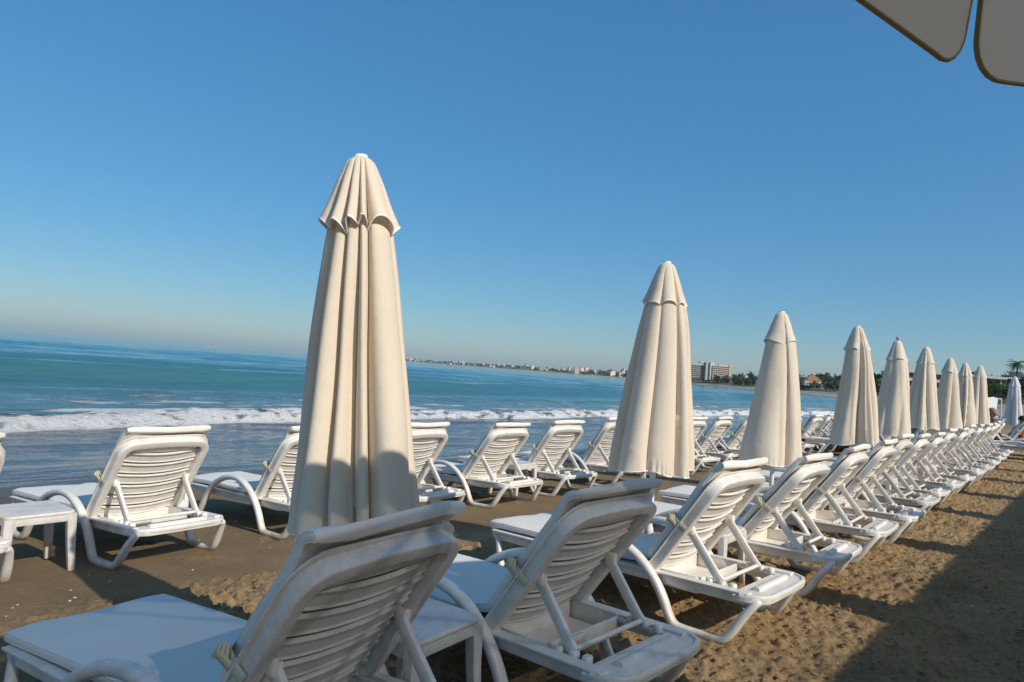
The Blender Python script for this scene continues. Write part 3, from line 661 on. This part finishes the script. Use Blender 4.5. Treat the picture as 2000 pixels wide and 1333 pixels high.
def oriented(c, ang): return Matrix.Translation(Vector(c)) @ Matrix.Rotation(ang, 4, 'Z')

def slab_block(root, L, D, H, floors, wallm, slabm, x0=0, y0=0, z0=0, step=0.0, bays=0):
    fhgt = H / floors
    w = MB(); w.box((x0, y0, z0 + H / 2), (L, D, H)); w.build('wall', wallm, root, False)
    for k in range(floors):
        s = MB(); s.box((x0, y0 - step * (floors - k), z0 + fhgt * k + fhgt * .98), (L + .6, D + 3.0, fhgt * .30)); s.build('balcony', slabm, root, False)
        d = MB(); d.box((x0, y0, z0 + fhgt * k + fhgt * .50), (L - .8, D + .3, fhgt * .52)); d.build('window_strip', M_DARKWIN, root, False)
        if bays:
            f = MB()
            for b in range(bays + 1): f.box((x0 - L / 2 + .3 + (L - .6) * b / bays, y0, z0 + fhgt * k + fhgt * .5), (.45, D + 2.2, fhgt * .64))
            f.build('balcony_divider', slabm, root, False)
# big hotel across the bay
hv = math.atan2(.6457, .7636)
root = empty('hotel', (1188, 530, 9), hv - math.pi / 2 + .0)
slab_block(root, 34, 16, 24, 7, M_CONC2, M_CONC2, -32, 14, 1, 0, 8)  # left wing's shade is put into its greyer wall colour
slab_block(root, 34, 16, 26, 8, M_CONC, M_CONC, 16, 2, 0, 0, 8)
b = MB(); b.box((-8, 6, 16), (9, 16, 33)); b.build('stair_tower', M_CONC2, root, False)
b = MB(); b.box((-2, 2, 16), (7, 14, 32)); b.build('corner_tower', M_CONC, root, False)
b = MB(); b.box((-10, 8, 31.2), (24, 15, 1.8)); b.build('roof_slab', M_CONC, root, False)
b = MB(); b.box((31, 2, 14.5), (4, 17, 29)); b.build('end_tower', M_CONC, root, False)
b = MB(); b.box((20, 4, 28), (18, 8, 3)); b.build('roof_plant_room', M_CONC2, root, False)
tag(root, 'large cream hotel block across the bay right of the second umbrella', 'hotel')
# white terraced hotel at right
root = empty('terraced_hotel', (394, 44, 3), math.atan2(23.6 - 70.6, 412 - 372.5))
slab_block(root, 78, 12, 11.5, 3, M_CONC2, M_WHITEW, 0, 0, 0, .9, 12)
b = MB(); b.box((26, 2, 13.2), (13, 9, 3.2)); b.build('roof_room', M_CONC2, root, False)
b = MB(); b.box((26, 2, 15.1), (14.5, 10, .6)); b.build('roof_slab', M_WHITEW, root, False)
for k in range(5):
    b = MB(); b.box((20 + k * 3, -2.6, 13.2), (1.6, .3, 1.7)); b.build('window', M_DARKWIN, root, False)
tag(root, 'long white terraced hotel behind the last umbrellas at right', 'hotel')

def small_house(root, w, d, h, wm, rm=None):
    b = MB(); b.box((0, 0, h / 2), (w, d, h)); b.build('wall', wm, root, False)
    r = MB()
    if rm:
        o_ = .6; r.add([(-w / 2 - o_, -d / 2 - o_, h), (w / 2 + o_, -d / 2 - o_, h), (w / 2 + o_, d / 2 + o_, h), (-w / 2 - o_, d / 2 + o_, h), (-w * .25, 0, h + d * .33), (w * .25, 0, h + d * .33)], [(0, 1, 5, 4), (1, 2, 5), (2, 3, 4, 5), (3, 0, 4), (3, 2, 1, 0)])
        r.build('roof', rm, root, False)
    else:
        r.box((0, 0, h + .3), (w + .5, d + .5, .6)); r.build('roof', wm, root, False)
    n = max(2, int(w / 4))
    for fl in range(max(1, int(h / 3.2))):
        for k in range(n):
            q = MB(); q.box((-w / 2 + w * (k + .5) / n, -d / 2 - .02, 1.7 + fl * 3.2), (w / n * .5, .3, 1.5)); q.build('window', M_DARKWIN, root, False)
for nm, (x, y, z), (w, d, h), rm, lab in [('villa', (833, 252, 8.5), (19, 12, 6), M_ROOF, 'orange roofed villa among trees between the third and fourth umbrellas'), ('villa', (860, 259, 10), (11, 9, 8), M_ROOF, 'small tiled villa behind the orange roofed one'), ('villa', (838, 240, 6), (8, 7, 5), None, 'white flat roofed annex below the orange roofed villa')]:
    root = empty(nm, (x, y, z), hv - math.pi / 2); small_house(root, w, d, h, M_WHITEW, rm); tag(root, lab, 'house')
for k in range(12):
    p, t, nrm = shore(38.0 + k * .32, 60 + 14 * (k % 3)); root = empty('beach_bungalow', p + Vector((0, 0, 3 + 2 * (k % 3))), math.atan2(t.y, t.x) + .4)
    small_house(root, 9, 7, 5, M_WHITEW); tag(root, 'small white bungalow on the wooded slope below the big hotel', 'house', 'white bungalows below the hotel')
# pale town on the far shore
rt_ = random.Random(5)
bl = []
for wm in (M_WHITEW, M_CONC, M_WHITEW, M_CONC2):
    for (w, d, h) in ((22, 14, 13), (38, 14, 10), (15, 14, 18)):
        root = empty('town_building'); small_house(root, w, d, h, wm, M_ROOF if (w == 22 and wm is M_CONC) else None); bl.append(root)
n_b = 0
for k in range(110):
    u = 46.5 + (71.5 - 46.5) * k / 110 + rt_.uniform(-.1, .1)
    if 58 < u < 61.5 and rt_.random() < .8: continue
    p, t, nrm = shore(u, rt_.choice([30, 60, 110, 190, 300]) * rt_.uniform(.8, 1.2))
    r = bl[n_b] if n_b < len(bl) else copy_tree(bl[rt_.randrange(len(bl))]); n_b += 1
    r.location = p - Vector((0, 0, .5)); r.rotation_euler = (0, 0, math.atan2(t.y, t.x) + rt_.uniform(-.5, .5)); s3 = rt_.uniform(.6, 1.05); r.scale = (s3, s3, s3)
    tag(r, 'tiny pale building in the hazy town along the far shore', 'building', 'buildings of the far town')

# ------------------------------------------------------------------ vegetation
ICO_V = []; ph = (1 + 5 ** .5) / 2
ICO_V = [Vector(v).normalized() for v in [(-1, ph, 0), (1, ph, 0), (-1, -ph, 0), (1, -ph, 0), (0, -1, ph), (0, 1, ph), (0, -1, -ph), (0, 1, -ph), (ph, 0, -1), (ph, 0, 1), (-ph, 0, -1), (-ph, 0, 1)]]
ICO_F = [(0, 11, 5), (0, 5, 1), (0, 1, 7), (0, 7, 10), (0, 10, 11), (1, 5, 9), (5, 11, 4), (11, 10, 2), (10, 7, 6), (7, 1, 8), (3, 9, 4), (3, 4, 2), (3, 2, 6), (3, 6, 8), (3, 8, 9), (4, 9, 5), (2, 4, 11), (6, 2, 10), (8, 6, 7), (9, 8, 1)]
def leafy(mb, c, R, Hh, n, size, rg):
    """many small leaf clumps spread through an uneven crown"""
    for _ in range(n):
        th = rg.uniform(0, 6.283); u = rg.uniform(-1, 1); rr = rg.random() ** .45
        lob = .75 + .35 * math.sin(3 * th + c[0]) * math.sin(2 * u + c[1])
        p = Vector((c[0] + R * rr * lob * math.cos(th) * math.sqrt(1 - u * u), c[1] + R * rr * lob * math.sin(th) * math.sqrt(1 - u * u), c[2] + Hh * rr * u * lob))
        s = size * rg.uniform(.5, 1.3); a = Vector((rg.gauss(0, 1), rg.gauss(0, 1), rg.gauss(0, 1))).normalized(); b_ = a.orthogonal().normalized(); c2 = a.cross(b_)
        mb.add([p + b_ * s, p + c2 * s * .6, p - b_ * s, p - c2 * s * .6], [(0, 1, 2, 3)])
rg = random.Random(11); w = MB(); nt_ = 0
for k in range(620):
    u = rg.uniform(14, 44) if k % 4 else rg.uniform(28, 44); inl = rg.choice([22, 30, 40, 55, 80, 120, 170] if k % 4 else [90, 140, 200, 280, 340]) * rg.uniform(.85, 1.15); p, t, nrm = shore(u, inl)
    hgt = rg.uniform(7, 13) * (.75 + .45 * (p.length > 560)) * (1 if k % 4 else 1.35); R = hgt * rg.uniform(.4, .65)
    leafy(w, (p.x, p.y, p.z + hgt * .58), R, hgt * .48, 60, hgt * .15, rg)
    w.cyl((p.x, p.y, p.z - 1), (p.x, p.y, p.z + hgt * .5), .3, .2, 5)
for k in range(220):
    u = rg.uniform(44, 71); p, t, nrm = shore(u, rg.choice([25, 50, 90, 160, 260])); leafy(w, (p.x, p.y, p.z + 4), 9, 5, 26, 3.0, rg)
o = w.build('far_wood', M_LEAF, None, False); tag(o, 'dark green wood along the shore of the bay', 'wood', kind='stuff')

def tree(name, loc, hgt, R, label, seed, n=1500, leaf=.28):
    rg = random.Random(seed); root = empty(name, loc); t = MB(); t.sweep([(0, 0, -.3), (.1, .05, hgt * .25), (-.1, 0, hgt * .6)], .4, .4, n=8, e=1, ws=[1, .75, .4])
    for k in range(5):
        a = k * 1.3; t.sweep([(0, 0, hgt * .28), (R * .4 * math.cos(a), R * .4 * math.sin(a), hgt * .5), (R * .7 * math.cos(a), R * .7 * math.sin(a), hgt * .68)], .18, .18, n=6, e=1, ws=[1, .7, .3])
    t.build('trunk', M_BARK, root); c = MB()
    for k in range(14):
        a = rg.uniform(0, 6.28); q = rg.random() ** .6 * R * .7; leafy(c, (q * math.cos(a), q * math.sin(a), hgt * rg.uniform(.38, .86)), R * .42, R * .36, n // 14, leaf, rg)
    c.build('crown', M_LEAF2, root, False); tag(root, label, 'tree', 'trees by the terraced hotel')
tree('broadleaf_tree', (279, 25.6, 1.6), 9.5, 5.4, 'dark bushy tree left of the white umbrella, in front of the terraced hotel', 3)
tree('broadleaf_tree', (300, 33, 1.6), 7.5, 4.5, 'lower green tree between the last cream umbrella and the bushy tree', 4)
tree('broadleaf_tree', (260, 19.5, 1.6), 6.5, 4.2, 'green shrubby tree low behind the white umbrella', 6)
tree('broadleaf_tree', (318, 42, 1.6), 6.5, 5, 'dark low tree glimpsed between the last cream umbrellas', 8)
root = empty('palm_tree', (246.8, 17.9, 1.2)); t = MB()
t.sweep([(0, 0, -.3), (.15, .1, 4), (.1, .2, 8.5), (0, .1, 12.6)], .55, .55, n=10, e=1, ws=[1.15, .9, .8, .75]); t.build('trunk', M_BARK, root)
rg = random.Random(2)
for k in range(30):
    a = k * 2.4 + rg.uniform(-.2, .2); el = rg.uniform(-.7, 1.15); L = rg.uniform(2.5, 3.2); f = MB(); pts = []
    for j in range(9):
        u = j / 8; hr = L * u * math.cos(el * (1 - .35 * u)); pts.append(Vector((hr * math.cos(a), hr * math.sin(a) + .1, 12.6 + L * u * math.sin(el) - 1.5 * u * u)))
    f.sweep(pts, .06, .05, n=5, e=1)
    sd = Vector((-math.sin(a), math.cos(a), 0))
    for j in range(1, 9):
        for g in (-1, 1):
            for h in (0, .5):
                p = pts[j - 1].lerp(pts[j], h); q = p + sd * g * (.75 * math.sin(math.pi * min(1, .25 + .75 * j / 9)) + .1) + (pts[j] - pts[j - 1]) * .9 + Vector((0, 0, -.28)); f.add([p + Vector((0, 0, .05)), p + (pts[j] - pts[j - 1]) * .35, q], [(0, 1, 2)])
    f.build('frond', M_PALM, root, False)
tag(root, 'tall palm tree against the sky at the right edge', 'palm tree')

# ------------------------------------------------------------------ boats on the bay
def boat(x, y, L, rz, label):
    root = empty('motor_boat', (x, y, SEA), rz); h = MB(); n = 9; vs = []
    for i in range(n):
        u = i / (n - 1); wd = L * .16 * (1 - u ** 3) + .02; x_ = -L / 2 + L * u; sh = .10 * L + .05 * L * u * u
        vs += [(x_, -wd, sh), (x_, -wd * .7, -.1), (x_, wd * .7, -.1), (x_, wd, sh)]
    fs = [(i * 4 + j, i * 4 + 4 + j, i * 4 + 5 + j, i * 4 + 1 + j) for i in range(n - 1) for j in range(3)] + [(i * 4 + 3, i * 4 + 7, i * 4 + 4, i * 4) for i in range(n - 1)] + [(0, 1, 2, 3)]
    h.add(vs, fs); h.build('hull', M_WHITEW, root, False)
    c = MB(); c.box((-L * .08, 0, L * .17), (L * .36, L * .2, L * .13), L * .02); c.build('cabin', M_WHITEW, root, False)
    c = MB(); c.box((-L * .02, 0, L * .19), (L * .26, L * .206, L * .05)); c.build('window', M_DARKWIN, root, False)
    tag(root, label, 'boat', 'white boats on the bay')
def onsea(px_dir, D): return px_dir[0] * D, px_dir[1] * D
boat(780, 802, 11, 2.4, 'left one of the white boats just right of the nearest umbrella')
boat(802, 806, 9, 2.2, 'right one of the white boats just right of the nearest umbrella')
boat(880, 584, 12, 2.5, 'white boat before the far town, left of the second umbrella')
boat(520, 1050, 9, 1.0, 'lone white boat on the horizon left of the nearest umbrella')

# ------------------------------------------------------------------ people and towels at the far end
M_SKIN = m_flat('tanned_skin', (.42, .17, .08), .6, 9, .2); M_SKIN2 = m_flat('red_skin', (.46, .18, .11), .6, 9, .2)
M_HAIR = m_flat('grey_hair', (.34, .27, .20), .8, 30, .4); M_HAIR2 = m_flat('dark_hair', (.05, .035, .025), .7, 30, .4)
M_RED = m_cloth('red_towel', (.42, .035, .04), 0, 300, .3); M_BLUE = m_cloth('blue_towel', (.06, .14, .30), 0, 300, .3); M_DARKC = m_cloth('dark_cloth', (.03, .035, .05), 0, 300, .3); M_WTOWEL = m_cloth('white_towel', (.68, .70, .74), 0, 300, .2)
def person(loc, rz, skin, hair, trunks, label):
    root = empty('person', loc, rz)          # sits with the back towards -y, origin on the seat
    J = {'pel': (0, 0, .10, .125), 'wai': (0, .02, .24, .120), 'che': (0, .05, .42, .135), 'sho': (0, .05, .52, .10), 'nec': (0, .07, .60, .052), 'hd0': (0, .085, .68, .075), 'hd1': (0, .085, .77, .085), 'hd2': (0, .08, .84, .055)}
    E_ = [('pel', 'wai'), ('wai', 'che'), ('che', 'sho'), ('sho', 'nec'), ('nec', 'hd0'), ('hd0', 'hd1'), ('hd1', 'hd2')]
    for k, sx in (('l', -1), ('r', 1)):
        J.update({k + 'sh': (sx * .17, .05, .50, .062), k + 'el': (sx * .25, .10, .24, .045), k + 'wr': (sx * .17, .32, .16, .032), k + 'hn': (sx * .13, .40, .15, .036), k + 'hi': (sx * .10, .06, .08, .095), k + 'kn': (sx * .15, .46, .12, .065), k + 'an': (sx * .15, .52, -.30, .042), k + 'to': (sx * .16, .66, -.34, .036)})
        E_ += [('sho', k + 'sh'), (k + 'sh', k + 'el'), (k + 'el', k + 'wr'), (k + 'wr', k + 'hn'), ('pel', k + 'hi'), (k + 'hi', k + 'kn'), (k + 'kn', k + 'an'), (k + 'an', k + 'to')]
    ks = list(J); me = bpy.data.meshes.new('body'); me.from_pydata([J[k][:3] for k in ks], [(ks.index(a), ks.index(b)) for a, b in E_], []); me.materials.append(skin)
    o = bpy.data.objects.new('body', me); COL.objects.link(o); o.parent = root
    sm = o.modifiers.new('Skin', 'SKIN'); sm.use_smooth_shade = True
    for i, k in enumerate(ks): me.skin_vertices[0].data[i].radius = (J[k][3], J[k][3] * (.75 if k in ('che', 'sho', 'wai') else 1))
    me.skin_vertices[0].data[0].use_root = True
    ss = o.modifiers.new('Sub', 'SUBSURF'); ss.levels = 2; ss.render_levels = 2
    h = MB(); vs = []; fs = []
    for i in range(9):
        a = math.pi * .62 * i / 8
        for j in range(16):
            b_ = 2 * math.pi * j / 16; rr = .104 * math.sin(a) * (1 + .10 * math.sin(5 * b_ + i)); vs.append((rr * math.cos(b_), .072 + rr * math.sin(b_) * 1.1, .775 + .115 * math.cos(a) - (.05 if math.sin(b_) < 0 else -.02) * (i / 8)))
    for i in range(8):
        for j in range(16): fs.append((i * 16 + j, (i + 1) * 16 + j, (i + 1) * 16 + (j + 1) % 16, i * 16 + (j + 1) % 16))
    h.add(vs, fs); h.build('hair', hair, root)
    s = MB(); s.sweep([(0, -.01, .0), (0, .0, .10), (0, .02, .17)], .34, .30, side=(1, 0, 0), n=16, e=.8)
    for sx in (-1, 1): s.sweep([(sx * .10, .04, .085), (sx * .13, .30, .105)], .215, .20, side=(1, 0, 0), n=14, e=.9)
    s.build('swim_trunks', trunks, root); tag(root, label, 'person', 'people at the far end of the row')
person((23.15, 2.12, EYE - .156 - .78), .5, M_SKIN, M_HAIR, M_DARKC, 'person with tanned bare back and grey hair sitting beside the white umbrella')
person((24.8, 1.55, EYE - .60 - .50), .2, M_SKIN2, M_HAIR2, M_RED, 'sunburnt person sitting low at the right edge under the white umbrella')
person((27.6, 3.0, EYE - .30 - .78), 1.2, M_SKIN2, M_HAIR2, M_BLUE, 'dark haired person sitting behind the grey haired one')
def lounge_under(x, y, rz, label):
    put_lounger(x, y, rz, 2, label, 'sun loungers at the far end')
lounge_under(23.1, 1.75, 0.5, 'white sun lounger carrying the person with the tanned back')
lounge_under(24.9, 1.25, .2, 'white sun lounger carrying the sunburnt person at the right edge')
lounge_under(27.5, 2.6, 1.2, 'white sun lounger carrying the dark haired person far back')
def towel(x, y, z, w, L, rz, m_, label, tilt=.9):
    root = MB(); vs = []; fs = []; n = 10
    for side in (0, .012):
        for i in range(n + 1):
            for j in range(7):
                u = i / n; v = -.5 + j / 6; vs.append((w * v, -(u * L) * math.cos(tilt) * (1 if u < .7 else 1), u * L * math.sin(tilt) + .018 * math.sin(v * 9 + i * .7) + side))
    k0 = (n + 1) * 7
    for i in range(n):
        for j in range(6):
            a = i * 7 + j; fs += [(a, a + 1, a + 8, a + 7), (k0 + a + 7, k0 + a + 8, k0 + a + 1, k0 + a)]
    ring = [j for j in range(7)] + [i * 7 + 6 for i in range(1, n + 1)] + [n * 7 + j for j in range(5, -1, -1)] + [i * 7 for i in range(n - 1, 0, -1)]
    fs += [(ring[i], k0 + ring[i], k0 + ring[(i + 1) % len(ring)], ring[(i + 1) % len(ring)]) for i in range(len(ring))]
    root.add(vs, fs); o = root.build('beach_towel', m_, None); o.location = (x, y, z); o.rotation_euler = (0, 0, rz); tag(o, label, 'towel', 'towels at the far end')
towel(17.1, 5.36, gz(17.1, 5.3) + .40, .58, .62, 0, M_RED, 'red towel over a seaward lounger back under the fifth umbrella', .94)
towel(18.4, 5.42, gz(18.4, 5.3) + .40, .56, .6, .04, M_DARKC, 'dark towel over a seaward lounger back, right of the red one', .94)
towel(19.8, 5.34, gz(19.8, 5.3) + .40, .56, .6, -.03, M_RED, 'red towel over a seaward lounger back under the sixth umbrella', .94)
towel(21.2, 5.42, gz(21.2, 5.3) + .40, .56, .6, .02, M_BLUE, 'blue towel over the last seaward lounger', .94)
towel(24.9, 1.95, gz(24.9, 1.95) + .40, .58, .62, .2, M_RED, 'red towel on the lounger below the sunburnt person', .94)
put_lounger(17.3, 3.30, .1, 3, 'white sun lounger with a red towel between the rows, under the fifth umbrella', 'sun loungers at the far end')
towel(17.25, 4.02, gz(17.3, 3.6) + .40, .6, .66, .1, M_RED, 'red towel on the lounger between the rows under the fifth umbrella', .98)
put_lounger(19.1, 3.25, -.1, 1, 'white sun lounger with a dark towel between the rows, under the sixth umbrella', 'sun loungers at the far end')
towel(19.15, 3.97, gz(19.1, 3.6) + .40, .6, .66, -.1, M_DARKC, 'dark towel on the lounger between the rows under the sixth umbrella', .94)
person((18.2, 4.35, gz(18.2, 4.35) + .28), -.6, M_SKIN, M_HAIR2, M_BLUE, 'person in blue trunks sitting between the rows, glimpsed under the fifth umbrella')
put_lounger(18.2, 3.75, -.6, 2, 'white sun lounger carrying the person in blue trunks between the rows', 'sun loungers at the far end')
person((20.6, 3.6, gz(20.6, 3.6) + .28), .4, M_SKIN2, M_HAIR2, M_RED, 'person in red trunks sitting between the rows, glimpsed under the seventh umbrella')
put_lounger(20.7, 3.0, .4, 1, 'white sun lounger carrying the person in red trunks between the rows', 'sun loungers at the far end')
# towels drying on a rail behind the people
root = empty('drying_rail', (29.5, 2.9, gz(29.5, 2.9)), -.3)
for sx in (-.9, .9):
    p = MB(); p.cyl((sx, 0, -.1), (sx, 0, 1.52), .02); p.build('post', M_POLE, root)
p = MB(); p.cyl((-.9, 0, 1.5), (.9, 0, 1.5), .015); p.build('rail', M_POLE, root); tag(root, 'thin rail with towels hung to dry beyond the last cream umbrella', 'rail')
towel(29.4, 2.86, gz(29.5, 2.9) + .92, .9, .6, -.3, M_WTOWEL, 'pale towel hanging left of the white umbrella', 1.5)
towel(29.1, 3.12, gz(29.5, 2.9) + .82, .4, .7, -.3, M_BLUE, 'blue towel hanging beside the pale towel', 1.5)

# ------------------------------------------------------------------ shells and crumbs on the sand
M_SHELL = m_flat('shell', (.62, .56, .48), .6, 40, .3); M_CRUMB = m_flat('sand_clod', (.17, .115, .07), .95, 60, .4)
def litter(name, m_, n, size, yr, label, seed, xr=(1.0, 14)):
    rg = random.Random(seed); w = MB()
    for _ in range(n):
        x = xr[0] + (xr[1] - xr[0]) * rg.random() ** 1.6; y = rg.uniform(*yr); s = size * rg.uniform(.4, 1.4); z = sandz(x, y) + s * .22
        R = Matrix.Rotation(rg.uniform(0, 6.28), 3, 'Z') @ Matrix.Rotation(rg.uniform(-.5, .5), 3, 'X'); q = (rg.uniform(.6, 1.5), rg.uniform(.5, 1), rg.uniform(.3, .6))
        w.add([R @ Vector((v.x * q[0], v.y * q[1], v.z * q[2])) * s * rg.uniform(.8, 1.15) + Vector((x, y, z)) for v in ICO_V], ICO_F)
    o = w.build(name, m_, None, True, 60); tag(o, label, 'debris', kind='stuff')
litter('shell_fragments', M_SHELL, 420, .009, (-.2, 8.5), 'pale shell fragments scattered on the sand', 1)
litter('sand_clods', M_SAND, 9500, .0105, (-.3, 3.9), 'small clods of raked sand', 2, (1.6, 11))

# ------------------------------------------------------------------ light sea haze
hz_m = bpy.data.materials.new('haze_air'); hz_m.use_nodes = True; hn = hz_m.node_tree.nodes; hn.remove(hn['Principled BSDF'])
pv = hn.new('ShaderNodeVolumePrincipled'); pv.inputs['Color'].default_value = (.62, .83, 1.0, 1); pv.inputs['Density'].default_value = 4e-5
hz_m.node_tree.links.new(pv.outputs[0], hn['Material Output'].inputs['Volume'])
h = MB(); h.box((500, 500, 35), (16400, 16400, 80)); o = h.build('haze', hz_m, None, False); tag(o, 'thin pale sea haze over the bay', kind='stuff')
